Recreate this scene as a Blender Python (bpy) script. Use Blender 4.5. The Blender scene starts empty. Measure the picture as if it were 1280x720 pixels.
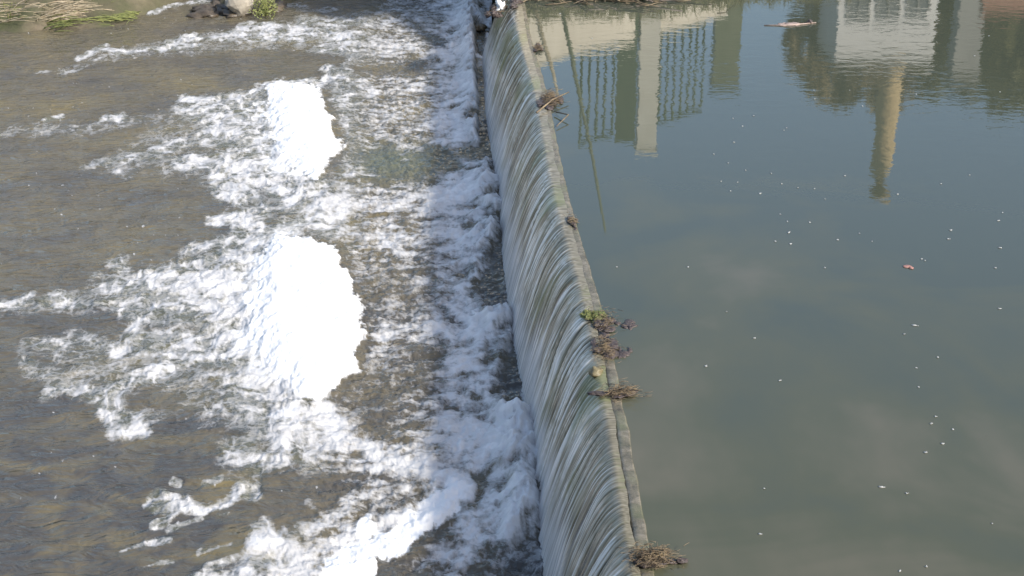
import bpy, bmesh, math, random
import numpy as np
from mathutils import Vector
random.seed(7)
RNG = np.random.default_rng(11)
S = bpy.context.scene
COL = S.collection
R = math.radians

# ------------------------------------------------------------------ camera maths (for surveying the photo)
F_PX, PITCH, CAM_H = 1930.0, R(23.0), 6.0
LOW = -1.3                                  # level of the water below the weir
def ray(px, py):
    a, b = (px - 640) / F_PX, (360 - py) / F_PX
    return np.array([a, math.cos(PITCH) + b * math.sin(PITCH), -math.sin(PITCH) + b * math.cos(PITCH)])
def at(px, py, z=0.0):
    d = ray(px, py); t = (z - CAM_H) / d[2]
    return float(d[0] * t), float(d[1] * t)
def mirrored(px, py, dist):
    """real point at distance dist whose reflection in the pool is seen at (px, py)"""
    d = ray(px, py); t = dist / d[1]
    return float(d[0] * t), float(dist), float(-(CAM_H + d[2] * t))

# ------------------------------------------------------------------ noise
def _h(ix, iy, seed):
    n = (ix.astype(np.int64) * 374761393 + iy.astype(np.int64) * 668265263 + seed * 974634777) & 0xffffffff
    n = ((n ^ (n >> 13)) * 1274126177) & 0xffffffff
    n = n ^ (n >> 16)
    return (n & 0xffff) / 65536.0
def perlin(x, y, seed=0):
    x0, y0 = np.floor(x), np.floor(y); fx, fy = x - x0, y - y0
    u = fx * fx * fx * (fx * (fx * 6 - 15) + 10); v = fy * fy * fy * (fy * (fy * 6 - 15) + 10)
    def g(ox, oy):
        a = _h(x0 + ox, y0 + oy, seed) * 6.2831853
        return np.cos(a) * (fx - ox) + np.sin(a) * (fy - oy)
    n00, n10, n01, n11 = g(0, 0), g(1, 0), g(0, 1), g(1, 1)
    return (n00 * (1 - u) + n10 * u) * (1 - v) + (n01 * (1 - u) + n11 * u) * v
def fbm(x, y, octv=4, seed=0, gain=.5):
    s = 0; a = 1.0; t = 0
    for i in range(octv):
        s = s + a * perlin(x, y, seed + i * 17); t += a; a *= gain
        x, y = x * 2.03 + 3.1, y * 2.03 - 1.7
    return s / t
def billow(x, y, octv=4, seed=0, gain=.5):
    s = 0; a = 1.0; t = 0
    for i in range(octv):
        s = s + a * np.abs(perlin(x, y, seed + i * 17)) * 2; t += a; a *= gain
        x, y = x * 2.03 + 3.1, y * 2.03 - 1.7
    return s / t
def sstep(a, b, x):
    t = np.clip((x - a) / (b - a), 0, 1); return t * t * (3 - 2 * t)

# ------------------------------------------------------------------ object helpers
def tag(o, label=None, cat=None, group=None, kind=None):
    if label: o['label'] = label
    if cat: o['category'] = cat
    if group: o['group'] = group
    if kind: o['kind'] = kind
    return o
def thing(name, label, cat, loc=(0, 0, 0), group=None):
    o = bpy.data.objects.new(name, None); COL.objects.link(o); o.location = loc
    o.empty_display_size = .2
    return tag(o, label, cat, group)
def link(name, me, mat, parent=None, smooth=True):
    o = bpy.data.objects.new(name, me); COL.objects.link(o)
    if mat: me.materials.append(mat)
    if parent:
        o.parent = parent
        me.transform(__import__('mathutils').Matrix.Translation(-Vector(parent.location)))
    me.shade_smooth() if smooth else me.shade_flat()
    return o
def grid_mesh(name, X, Y, Z, attrs=None):
    r, c = X.shape
    me = bpy.data.meshes.new(name)
    co = np.stack([X, Y, Z], -1).reshape(-1, 3).astype(np.float32)
    me.vertices.add(r * c); me.vertices.foreach_set('co', co.ravel())
    i = np.arange(r * c).reshape(r, c)
    q = np.stack([i[:-1, :-1], i[:-1, 1:], i[1:, 1:], i[1:, :-1]], -1).reshape(-1, 4).astype(np.int32)
    me.loops.add(q.size); me.loops.foreach_set('vertex_index', q.ravel())
    me.polygons.add(len(q)); me.polygons.foreach_set('loop_start', np.arange(0, q.size, 4, dtype=np.int32))
    me.update(calc_edges=True); me.validate()
    for k, A in (attrs or {}).items():
        at_ = me.attributes.new(k, 'FLOAT', 'POINT'); at_.data.foreach_set('value', A.astype(np.float32).ravel())
    return me
def mesh_from(verts, faces, name='mesh'):
    me = bpy.data.meshes.new(name); me.from_pydata([tuple(v) for v in verts], [], faces); me.update(); return me
class MB:
    def __init__(s): s.v = []; s.f = []
    def box(s, c, d, rot=0.0):
        k = len(s.v); cs, sn = math.cos(rot), math.sin(rot)
        for sx in (-1, 1):
            for sy in (-1, 1):
                for sz in (-1, 1):
                    x, y = sx * d[0] / 2, sy * d[1] / 2
                    s.v.append((c[0] + x * cs - y * sn, c[1] + x * sn + y * cs, c[2] + sz * d[2] / 2))
        for q in ((0, 1, 3, 2), (4, 6, 7, 5), (0, 4, 5, 1), (2, 3, 7, 6), (0, 2, 6, 4), (1, 5, 7, 3)):
            s.f.append(tuple(k + i for i in q))
    def tube(s, pts, rad, n=5):
        pts = [Vector(p) for p in pts]; k0 = len(s.v)
        rr = rad if isinstance(rad, (list, tuple)) else [rad] * len(pts)
        for i, p in enumerate(pts):
            t = (pts[min(i + 1, len(pts) - 1)] - pts[max(i - 1, 0)]).normalized()
            a = t.cross(Vector((0, 0, 1)));
            if a.length < .05: a = t.cross(Vector((1, 0, 0)))
            a.normalize(); b = t.cross(a)
            for j in range(n):
                th = 2 * math.pi * j / n
                s.v.append(tuple(p + (a * math.cos(th) + b * math.sin(th)) * rr[i]))
        for i in range(len(pts) - 1):
            for j in range(n):
                s.f.append((k0 + i * n + j, k0 + i * n + (j + 1) % n, k0 + (i + 1) * n + (j + 1) % n, k0 + (i + 1) * n + j))
        s.f.append(tuple(k0 + j for j in range(n))[::-1]); e = k0 + (len(pts) - 1) * n
        s.f.append(tuple(e + j for j in range(n)))
    def blob(s, c, r, seg=12, ring=8, amp=.25, seed=0, freq=1.6):
        k = len(s.v); rnd = random.Random(seed); ox = rnd.random() * 50
        for i in range(ring + 1):
            ph = math.pi * i / ring
            for j in range(seg):
                th = 2 * math.pi * j / seg
                n = Vector((math.sin(ph) * math.cos(th), math.sin(ph) * math.sin(th), math.cos(ph)))
                from mathutils import noise as mn
                m = 1 + amp * mn.noise(n * freq + Vector((ox, 0, 0))) * 2 + amp * .5 * mn.noise(n * freq * 3 + Vector((ox, 5, 0)))
                s.v.append((c[0] + n.x * r[0] * m, c[1] + n.y * r[1] * m, c[2] + n.z * r[2] * m))
        for i in range(ring):
            for j in range(seg):
                s.f.append((k + i * seg + j, k + (i + 1) * seg + j, k + (i + 1) * seg + (j + 1) % seg, k + i * seg + (j + 1) % seg))
    def leaf(s, c, size, rnd):
        n = Vector((rnd.gauss(0, 1), rnd.gauss(0, 1), rnd.gauss(0, 1))).normalized()
        a = n.orthogonal().normalized(); b = n.cross(a); th = rnd.random() * 6.28
        a, b = a * math.cos(th) + b * math.sin(th), b * math.cos(th) - a * math.sin(th)
        k = len(s.v); c = Vector(c)
        for p in (c - a * size, c + b * size * .4, c + a * size, c - b * size * .4): s.v.append(tuple(p))
        s.f.append((k, k + 1, k + 2, k + 3))
    def build(s, name, mat, parent=None, smooth=True):
        return link(name, mesh_from(s.v, s.f, name), mat, parent, smooth)

# ------------------------------------------------------------------ materials
class NT:
    def __init__(s, name):
        s.m = bpy.data.materials.new(name); s.m.use_nodes = True; s.t = s.m.node_tree
        s.b = s.t.nodes['Principled BSDF']; s.out = s.t.nodes['Material Output']
    def n(s, typ, **kw):
        nd = s.t.nodes.new(typ)
        for k, v in kw.items():
            if k.startswith('i_'): nd.inputs[k[2:].replace('_', ' ')].default_value = v
            else: setattr(nd, k, v)
        return nd
    def l(s, a, b): s.t.links.new(a, b)
    def pos(s, scale=(1, 1, 1)):
        g = s.n('ShaderNodeNewGeometry'); mp = s.n('ShaderNodeMapping'); mp.inputs['Scale'].default_value = scale
        s.l(g.outputs['Position'], mp.inputs['Vector']); return mp.outputs[0]
    def noise(s, scale, vec=None, detail=4, rough=.55, dist=0):
        nd = s.n('ShaderNodeTexNoise'); nd.inputs['Scale'].default_value = scale; nd.inputs['Detail'].default_value = detail
        nd.inputs['Roughness'].default_value = rough; nd.inputs['Distortion'].default_value = dist
        s.l(vec if vec else s.pos(), nd.inputs['Vector']); return nd.outputs['Fac']
    def ramp(s, fac, stops):
        r = s.n('ShaderNodeValToRGB'); e = r.color_ramp.elements
        while len(e) < len(stops): e.new(.5)
        for el, (p, c) in zip(e, stops): el.position = p; el.color = (*c, 1) if len(c) == 3 else c
        s.l(fac, r.inputs[0]); return r.outputs[0]
    def mix(s, fac, a, b):
        m = s.n('ShaderNodeMix', data_type='RGBA')
        for sock, v in ((m.inputs[0], fac), (m.inputs[6], a), (m.inputs[7], b)):
            if isinstance(v, (int, float)): sock.default_value = v
            elif isinstance(v, tuple): sock.default_value = (*v, 1)
            else: s.l(v, sock)
        return m.outputs[2]
    def math(s, op, a, b=0.0, clamp=False):
        m = s.n('ShaderNodeMath', operation=op, use_clamp=clamp)
        for sock, v in ((m.inputs[0], a), (m.inputs[1], b)):
            if isinstance(v, (int, float)): sock.default_value = v
            else: s.l(v, sock)
        return m.outputs[0]
    def attr(s, name):
        a = s.n('ShaderNodeAttribute', attribute_name=name); return a.outputs['Fac']
    def bump(s, h, dist, strength=1.0, normal=None):
        b = s.n('ShaderNodeBump'); b.inputs['Distance'].default_value = dist; b.inputs['Strength'].default_value = strength
        s.l(h, b.inputs['Height'])
        if normal: s.l(normal, b.inputs['Normal'])
        return b.outputs[0]
    def set(s, **kw):
        for k, v in kw.items():
            sock = s.b.inputs[k.replace('_', ' ')]
            if isinstance(v, (int, float)): sock.default_value = v
            elif isinstance(v, tuple): sock.default_value = (*v, 1)
            else: s.l(v, sock)
        return s.m
def simple(name, c1, c2, scale=8, rough=.8, bump=.01, detail=5, vec=(1, 1, 1)):
    t = NT(name); n = t.noise(scale, t.pos(vec), detail)
    return t.set(Base_Color=t.ramp(n, [(.3, c1), (.7, c2)]), Roughness=rough, Normal=t.bump(n, bump))

def mat_pool():
    t = NT('pool_water')
    cloud_refl = t.noise(.50, t.pos((.62, .80, 1)), 4, .5, .9)  # pale cloud reflections, painted into the pool's base colour
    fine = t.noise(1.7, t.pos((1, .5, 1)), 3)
    s = t.math('ADD', t.math('MULTIPLY', cloud_refl, .8), t.math('MULTIPLY', fine, .2))
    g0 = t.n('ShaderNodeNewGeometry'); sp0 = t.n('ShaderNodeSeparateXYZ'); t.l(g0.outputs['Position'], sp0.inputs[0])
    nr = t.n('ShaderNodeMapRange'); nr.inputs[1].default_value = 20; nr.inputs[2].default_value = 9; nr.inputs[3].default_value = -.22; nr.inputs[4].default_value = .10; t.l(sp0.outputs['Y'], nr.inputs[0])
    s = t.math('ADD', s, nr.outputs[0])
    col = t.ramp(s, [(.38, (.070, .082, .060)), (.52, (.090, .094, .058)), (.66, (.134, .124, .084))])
    # small wind ripples, stronger in patches
    w = t.noise(.35, t.pos((1, .7, 1)), 3)
    patch = t.ramp(w, [(.40, (.35, .35, .35)), (.66, (1.25, 1.25, 1.25))])
    g = t.n('ShaderNodeNewGeometry'); sep = t.n('ShaderNodeSeparateXYZ'); t.l(g.outputs['Position'], sep.inputs[0])
    far = t.n('ShaderNodeMapRange'); far.inputs[1].default_value = 15.5; far.inputs[2].default_value = 24
    far.inputs[3].default_value = .10; far.inputs[4].default_value = 1.0; t.l(sep.outputs['Y'], far.inputs[0])
    r1 = t.noise(3.4, t.pos((.8, 1.25, 1)), 3, .5, .5)
    r2 = t.noise(11, t.pos((.8, 1.2, 1)), 2)
    h = t.math('MULTIPLY', t.math('MULTIPLY', t.math('ADD', r1, t.math('MULTIPLY', r2, .22)), patch), far.outputs[0])
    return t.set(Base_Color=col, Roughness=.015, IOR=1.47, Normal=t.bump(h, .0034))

def mat_rapids():
    t = NT('river_water')
    foam = t.attr('foam'); bed = t.attr('bed'); green = t.attr('green')
    fine = t.noise(26, t.pos((.8, .8, 1)), 5, .7, .6)
    micro = t.noise(90, None, 3, .6)
    f2 = t.math('ADD', foam, t.math('MULTIPLY', t.math('SUBTRACT', fine, .5), .55))
    f3 = t.math('ADD', f2, t.math('MULTIPLY', t.math('SUBTRACT', micro, .5), .28))
    wn = t.n('ShaderNodeTexNoise'); wn.inputs['Scale'].default_value = 5; wn.inputs['Detail'].default_value = 4; t.l(t.pos(), wn.inputs['Vector'])
    wv = t.n('ShaderNodeVectorMath', operation='MULTIPLY_ADD'); t.l(wn.outputs['Color'], wv.inputs[0]); wv.inputs[1].default_value = (.40, .30, 0); t.l(t.pos((.62, .55, 0)), wv.inputs[2])
    def net(sc):
        vo = t.n('ShaderNodeTexVoronoi', feature='DISTANCE_TO_EDGE'); vo.inputs['Scale'].default_value = sc; t.l(wv.outputs[0], vo.inputs['Vector'])
        return t.ramp(vo.outputs['Distance'], [(0, (1, 1, 1)), (.16, (.35, .35, .35)), (.45, (0, 0, 0))])
    nets = t.math('ADD', t.math('MULTIPLY', net(5.5), .60), t.math('MULTIPLY', net(15), .45))
    thk0 = t.attr('thick')
    f4 = t.math('ADD', f3, t.math('MULTIPLY', t.math('SUBTRACT', nets, .42), t.math('SUBTRACT', .56, t.math('MULTIPLY', thk0, .46))))
    keep = t.math('MULTIPLY', t.ramp(f4, [(.16, (0, 0, 0)), (.40, (.34, .34, .34)), (.88, (1, 1, 1))]), t.ramp(foam, [(.01, (0, 0, 0)), (.12, (1, 1, 1))]))
    base = t.ramp(bed, [(.22, (.088, .082, .074)), (.42, (.128, .112, .082)), (.62, (.160, .135, .084)), (.82, (.215, .172, .080))])
    base = t.mix(green, base, (.135, .150, .105))
    thick = t.attr('thick')
    fc = t.mix(thick, (.56, .55, .54), (.94, .93, .91))
    col = t.mix(keep, base, fc)
    rg = t.ramp(keep, [(0, (.05, .05, .05)), (.5, (.55, .55, .55)), (1, (.9, .9, .9))])
    rip = t.noise(10, t.pos((.55, 1, 1)), 2, .5, 1.2)
    rip2 = t.noise(4.5, t.pos((.5, 1, 1)), 2, .5, 1.8)
    calm = t.math('SUBTRACT', 1.0, thick, True)
    n1 = t.bump(t.math('ADD', t.math('MULTIPLY', rip, .26), rip2), .058)
    t.l(t.math('SUBTRACT', 1.0, t.math('MULTIPLY', keep, .88), True), n1.node.inputs['Strength'])
    n2 = t.n('ShaderNodeBump'); n2.inputs['Distance'].default_value = .011; t.l(t.math('MULTIPLY', calm, .5), n2.inputs['Strength']); t.l(fine, n2.inputs['Height']); t.l(n1, n2.inputs['Normal']); n2 = n2.outputs[0]
    t.set(Base_Color=col, Roughness=rg, IOR=1.33, Normal=n2)
    t.b.inputs['Specular IOR Level'].default_value = .5
    return t.m

def mat_nappe():
    t = NT('falling_water')
    st = t.attr('streak'); aer = t.attr('aerated'); alg = t.attr('algae')
    col = t.ramp(st, [(.18, (.080, .070, .042)), (.36, (.24, .212, .145)), (.60, (.47, .43, .34)), (.86, (.90, .87, .80))])
    col = t.mix(t.math('MULTIPLY', alg, .55), col, (.20, .225, .085))
    col = t.mix(aer, col, (.76, .73, .70))
    return t.set(Base_Color=col, Roughness=.22, IOR=1.33)

def mat_sill():
    t = NT('wet_concrete')
    n = t.noise(7, t.pos((1, 1, 1)), 8, .75); n2 = t.noise(2.1, t.pos((1, 1, 1)), 3)
    c = t.ramp(n, [(.3, (.060, .054, .036)), (.5, (.165, .145, .10)), (.66, (.29, .25, .185))])
    c = t.mix(t.ramp(n2, [(.48, (0, 0, 0)), (.66, (.7, .7, .7))]), c, (.16, .17, .085))
    return t.set(Base_Color=c, Roughness=.25, Normal=t.bump(n, .01))

M = {}
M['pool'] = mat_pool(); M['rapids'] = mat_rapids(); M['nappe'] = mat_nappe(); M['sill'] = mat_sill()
M['bed'] = simple('river_concrete', (.06, .06, .045), (.14, .13, .1), 5)
M['film'] = NT('thin_water').set(Base_Color=(.12, .12, .105), Roughness=.16, IOR=1.4)
t = NT('bank_soil'); n = t.noise(3, None, 7, .65); n2 = t.noise(.5, None, 4)
M['soil'] = t.set(Base_Color=t.mix(t.ramp(n2, [(.42, (0, 0, 0)), (.6, (1, 1, 1))]), t.ramp(n, [(.3, (.09, .07, .045)), (.7, (.20, .165, .11))]), (.075, .08, .035)), Roughness=.9, Normal=t.bump(n, .06))
M['concrete'] = simple('painted_concrete', (.68, .61, .49), (.80, .73, .60), 1.2, .85, .004, vec=(1, 1, .3))
M['pale'] = simple('pale_concrete', (.68, .64, .54), (.78, .74, .63), 2, .85, .004)
M['white'] = simple('house_white', (.74, .72, .68), (.82, .80, .76), 1.5, .8, .003)
M['grey'] = simple('grey_render', (.30, .29, .27), (.38, .37, .34), 1.5, .8, .003)
M['tan'] = simple('tan_masonry', (.50, .36, .18), (.68, .52, .29), 5, .85, .03)
M['brick'] = simple('red_brick', (.34, .16, .11), (.44, .24, .17), 6, .85, .01)
M['greenpaint'] = simple('green_paint', (.045, .07, .03), (.07, .10, .045), 3, .5, .002)
M['olive'] = simple('pale_green_paint', (.13, .15, .08), (.19, .20, .12), 3, .6, .002)
M['roof'] = simple('dark_roof', (.10, .08, .07), (.18, .14, .12), 6, .8, .02)
M['glass'] = NT('window_glass').set(Base_Color=(.16, .17, .17), Roughness=.3)
M['bark'] = simple('bark', (.07, .055, .04), (.15, .12, .085), 9, .9, .02)
M['leaf'] = simple('leaf_green', (.14, .13, .045), (.25, .22, .085), 1.3, .6, .001)
M['leaf_brown'] = simple('leaf_brown', (.34, .26, .13), (.46, .36, .20), 1.3, .7, .001)
M['grass'] = simple('green_grass', (.13, .16, .045), (.30, .31, .10), 6, .6, .001)
M['moss'] = simple('bright_moss', (.08, .115, .035), (.20, .20, .065), 14, .7, .01)
M['dry'] = simple('dry_stem', (.40, .31, .19), (.66, .56, .40), 7, .7, .001)
M['rock'] = simple('river_rock', (.34, .30, .24), (.48, .43, .35), 7, .85, .02)
M['stone'] = simple('algae_stone', (.16, .13, .07), (.27, .23, .13), 16, .5, .01)
M['wetrock'] = simple('wet_rock', (.07, .055, .04), (.15, .12, .085), 7, .4, .03)
M['mat'] = simple('dead_weed', (.045, .036, .038), (.13, .10, .085), 34, .45, .012)
M['twig'] = simple('wet_twig', (.09, .065, .045), (.28, .21, .12), 12, .6, .001)
M['plastic'] = NT('white_plastic').set(Base_Color=(.85, .85, .83), Roughness=.4)
M['fleck'] = simple('white_fleck', (.26, .26, .24), (.62, .62, .60), 40, .6, .001)
M['red'] = simple('red_leaf', (.34, .16, .13), (.42, .24, .2), 30, .6, .001)
M['pink'] = simple('pale_wood', (.30, .22, .18), (.46, .36, .31), 12, .7, .003)

# ------------------------------------------------------------------ weir line (surveyed upstream edge of the crest, level 0)
crest_px = [(655, 0), (663, 50), (684, 118), (700, 205), (718, 280), (751, 383), (766, 450), (784, 540), (808, 680)]
cp = np.array([at(*q) for q in crest_px])[::-1]
cy = np.concatenate([[2.0, 6.0], cp[:, 1], [31.0]]); cx = np.concatenate([[1.13, 1.04], cp[:, 0], [.02]])
def crest_x(y): 
    y = np.asarray(y, float); s = 0
    for o in (-.9, -.45, 0, .45, .9): s = s + np.interp(y + o, cy, cx)
    return s / 5
base_px = [(600, 0), (603, 100), (612, 180), (628, 290), (640, 400), (655, 480), (668, 560), (681, 660)]
bp = np.array([at(*q, LOW) for q in base_px])[::-1]
bfit = np.polyfit(bp[:, 1], bp[:, 0], 2)
def base_x(y): return crest_x(y) - .69 - .0035 * (np.asarray(y, float) - 16)

# ------------------------------------------------------------------ ground
def axis(dense0, dense1, step, far, ratio=1.35):
    a = list(np.arange(dense0, dense1 + step / 2, step)); s = step
    lo, hi = [], []; x = a[0]
    while x > -far: s *= ratio; x -= s; lo.append(x)
    x = a[-1]; s = step
    while x < far: s *= ratio; x += s; hi.append(x)
    return np.array(lo[::-1] + a + hi)
gx = axis(-16, 22, .22, 1800); gy = axis(-4, 44, .22, 1800)
X, Y = np.meshgrid(gx, gy)
shore_dn = np.interp(X, [-30, -11, -9.4, -7.9, -7.2, -6.5, -6.2, -5.2, -4.6, -2, 3], [28.5, 30.0, 30.3, 31.0, 33.0, 33.6, 32.0, 32.0, 33.5, 34.2, 33.5])
shore_up = np.interp(X, [-1, .3, 3, 4, 8, 20, 60], [27.5, 27.6, 28.0, 28.6, 30, 33, 40])
jag = fbm(X * .9, Y * .9, 4, 5) * 1.1
dn = np.clip(LOW + (Y + jag - shore_dn) * .42, -1.95, 1.1)
up = np.clip(.0 + (Y + jag * .4 - shore_up) * .34, -1.6, 1.05)
side = sstep(-.2, .2, X - (crest_x(Y) - .25))
G = dn * (1 - side) + up * side
near = np.clip(4.4 - (Y - 1.0) * 1.6, -2, 4.4)
G = np.maximum(G, near) + fbm(X * 1.4, Y * 1.4, 4, 9) * .12 * (G > -1.5)
G = G + .30 * fbm(X * 2.6, Y * 1.8, 5, 19, .6) * (G > LOW - .15) * (Y > 20) * (1 - side)
G = G + sstep(60, 900, np.abs(X) + np.abs(Y)) * 10 * (G > -1.2)
gr = link('ground', grid_mesh('ground', X, Y, G), M['soil']); tag(gr, kind='structure')

# ------------------------------------------------------------------ pool above the weir
py_ = axis(2, 31, .25, 60); px_ = np.concatenate([np.linspace(0, 1, 60)])
YY = np.repeat(py_[(py_ > 1.5) & (py_ < 60)][:, None], 60, 1)
W = 70.0
XX = crest_x(YY) - .004 + (px_[None, :] ** 1.6) * W
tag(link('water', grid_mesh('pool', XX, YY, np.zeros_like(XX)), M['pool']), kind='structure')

# ------------------------------------------------------------------ weir: concrete body with a sill
ys = np.linspace(1.5, 28.6, 260)
def sweep(profile, ys, jitter=0):
    """profile: list of (offset downstream from the crest edge, z)"""
    n = len(profile); P = np.array(profile)
    c = crest_x(ys)[:, None]
    Xp = c - P[None, :, 0]; Zp = np.repeat(P[None, :, 1], len(ys), 0)
    Yp = np.repeat(ys[:, None], n, 1)
    if jitter:
        Xp = Xp + fbm(Yp * 2.2, P[None, :, 0] * 3 + 0 * Yp, 4, 3) * jitter
        Zp = Zp + fbm(Yp * 3.1, P[None, :, 0] * 5 + 9 + 0 * Yp, 4, 4) * jitter * .5
    return Xp, Yp, Zp
weir = thing('weir', 'long low concrete weir with a mossy tan sill holding back the green pool', 'weir', (float(crest_x(16)), 16, LOW))
Xp, Yp, Zp = sweep([(.13, -.02), (.2, -.05), (.3, -.2), (.42, -.6), (.5, -1.2), (.52, -2.2), (0.0, -2.2), (.0, -.02), (.13, -.02)], ys)
link('weir_body', grid_mesh('body', Xp, Yp, Zp), M['bed'], weir)
ys2 = np.linspace(1.5, 28.6, 1300)
Xp, Yp, Zp = sweep([(-.012, -.03), (-.012, .003), (0.0, .007), (.02, .008), (.045, .008), (.075, .005), (.11, -.03)], ys2, .030)
Zp[:, 1:6] = .006 + (Zp[:, 1:6] - .006) * .45
link('sill', grid_mesh('sill', Xp, Yp, Zp), M['sill'], weir)

# ------------------------------------------------------------------ falling sheet
rows = 2300
ty = np.linspace(0, 1, rows); ynap = 3.2 * (28.2 / 3.2) ** ty
cols = 110
v = np.linspace(0, 1, cols)
V = np.repeat(v[None, :], rows, 0); Y = np.repeat(ynap[:, None], cols, 1)
L = .60 + .0035 * (Y - 16)
st0 = .052 + .020 * fbm(Y * 1.9, Y * 0 + 2, 4, 33) * 2 + .010 * fbm(Y * 9, Y * 0 + 5, 3, 34) + .035 * sstep(16, 11, Y)
off = st0 + (L + .043 - st0 + .05) * (V ** .80)
q = np.clip((off - .13) / (L - .03), 0, 2)
zz = .010 - .02 * V - 1.36 * q ** 1.75
debris_y = [(at(688, 122)[1], .5), (at(716, 276)[1], .16), (at(750, 400)[1], .5), (at(766, 455)[1], .34), (at(775, 493)[1], .4), (at(815, 700)[1], .35)]
warp = np.zeros_like(Y)
for dy, w in debris_y:
    d = Y - dy; warp += w * .35 * np.tanh(d / (w * .5)) * np.exp(-(d / (w * 1.6)) ** 2) * np.clip(1.2 - V, 0, 1)
U = Y + .04 * fbm(Y * 1.7, V * 1.5, 2, 31) * 4 - warp * .8 + V * .05
amp_bias = np.zeros_like(Y)
for dy, w in debris_y: amp_bias += np.exp(-((Y - dy - .1) / (w * .9)) ** 2)
k = 1.0
s1 = perlin(U * 26, V * 1.1 + 0 * U, 41); s2 = perlin(U * 58, V * 2.3, 42); s3 = perlin(U * 11, V * .9, 43); s4 = perlin(U * 3.3, V * 1.3, 44)
s5 = perlin(U * 105, V * 5, 45)
stk = .46 + .62 * s1 + .48 * s2 + .40 * s3 + .30 * s4 + .22 * s5
stk += .10 * np.clip(amp_bias, 0, 1) - .16 * np.exp(-((V - .03) / .05) ** 2)
patchy = fbm(U * 1.6, V * 2.2 + U * .4, 4, 48, .6)
stk = .46 + (stk - .46) * (.75 + 1.1 * np.clip(patchy + .25, 0, 1)) + .42 * patchy
stk += .35 * sstep(.35, .9, perlin(U * 38, V * 1.4, 47) * 1.6)
onset = sstep(.0, .22, V)
stk = .36 * (1 - onset) + (stk - .0) * onset + .10 * (1 - onset) * s5 * 3
bottom = sstep(.60, .97, V + .25 * fbm(Y * 2.3, V * 2, 3, 51) + .15 * fbm(Y * 9, V * 2, 3, 52))
algae = sstep(.02, .30, fbm(Y * .8, V * 1.2, 3, 61) + .25 * perlin(U * 22, V * 2, 62)) * (1 - bottom)
lump = (.014 * s3 + .009 * s1 + .004 * s2 + .010 * s4) * onset * (1 + .9 * np.clip(amp_bias, 0, 1))
ragged = 1 + 0
Xn = crest_x(Y) - off - lump * (.4 + V)
Zn = zz + lump * (1 - V * .6) + .003 * s2 * onset
NA = grid_mesh('nappe', Xn, Y, Zn, {'streak': np.clip(stk, 0, 1), 'aerated': np.clip(bottom * (.55 + .9 * np.clip(s1 * 1.2 + .4, 0, 1)), 0, .9), 'algae': algae})
tag(link('waterfall', NA, M['nappe']), kind='structure')
# ------------------------------------------------------------------ river below the weir
nr, nc = 820, 780
t = np.linspace(0, 1, nr); yf = 10.3 * (35.5 / 10.3) ** t
ylo = 10.3 - np.cumsum(np.linspace(.03, .6, 30)); yall = np.concatenate([ylo[::-1], yf]); yall = yall[yall > 2.2]
u = np.linspace(0, 1, nc)
uo = 1 + np.cumsum(.0013 * 1.13 ** np.arange(60))
uall = np.concatenate([u, uo]); 
Y = np.repeat(yall[:, None], len(uall), 1)
right = base_x(Y) + .30
left = -.38 * Y - 1.2
X = right + (left - right) * uall[None, :]
PXW = np.hypot(Y, 7.3) / F_PX                # metres per photo pixel here

def dist_px(pts):
    """anisotropic distance (in photo-pixel-sized units) from a polyline surveyed in the photo"""
    W_ = [at(a, b, LOW) for a, b in pts]; best = np.full(X.shape, 1e3)
    for (x0, y0), (x1, y1) in zip(W_[:-1], W_[1:]):
        k_ = 1 / 2.35                          # foreshortening of the ground at this height
        ax, ay = x1 - x0, (y1 - y0) * k_; dx, dy = X - x0, (Y - y0) * k_
        tt = np.clip((dx * ax + dy * ay) / (ax * ax + ay * ay + 1e-9), 0, 1)
        d = np.hypot(dx - ax * tt, dy - ay * tt) / PXW
        best = np.minimum(best, d)
    return best
EW = 6 * fbm(X * 3.0, Y * 1.6, 3, 95) * 2 + 5 * fbm(X * 13, Y * 8, 3, 96, .7) * 2
def inside(poly):
    W_ = [at(a, b, LOW) for a, b in poly]; ins = np.zeros(X.shape, bool); n = len(W_)
    for i in range(n):
        x0, y0 = W_[i]; x1, y1 = W_[(i + 1) % n]
        if y0 == y1: continue
        c = ((Y >= min(y0, y1)) & (Y < max(y0, y1))) & (X < (x1 - x0) * (Y - y0) / (y1 - y0) + x0)
        ins ^= c
    d = dist_px(poly + [poly[0]]); return np.where(ins, d, -d) + EW
F = np.zeros(X.shape)
WOB = 1.5 * fbm(X * 2.1, Y * 1.1, 4, 91)
def st(pts, w, a, soft=1.0):
    global F
    d = dist_px(pts) + WOB * (w + 5); F = np.maximum(F, a * (1 - sstep(w * .1, w * (1.2 + .9 * soft), d)) ** .9)
def dark(pts, w, a):
    global F
    d = dist_px(pts); F = F * (1 - .9 * a * (1 - sstep(w * .1, w * 1.9, d + WOB * w)))
def poly(pts, a, soft):
    global F
    F = np.maximum(F, a * sstep(-soft * .4, soft, inside(pts)))
poly([(90, 212), (130, 188), (200, 140), (240, 118), (345, 108), (345, 190), (440, 250), (300, 285), (215, 232), (120, 225)], .30, 30)
poly([(-20, 392), (60, 368), (110, 345), (240, 308), (340, 296), (400, 500), (430, 585), (310, 580), (230, 530), (180, 555), (100, 500), (25, 450), (60, 420)], .36, 30)
poly([(250, 740), (300, 690), (330, 668), (400, 630), (470, 596), (570, 590), (560, 620), (460, 700), (450, 740)], .42, 18)
poly([(40, 96), (150, 56), (320, 26), (560, 0), (620, 80), (400, 64), (200, 74)], .30, 14)
# apron between the fall and the rollers: thin fast streaky foam
poly([(470, 0), (606, 0), (606, 110), (620, 200), (640, 330), (652, 440), (690, 560), (690, 720), (470, 720), (560, 640), (570, 600), (420, 560), (400, 500), (450, 460), (455, 390), (430, 330), (400, 240), (430, 190), (400, 110)], .47, 16)
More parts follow.
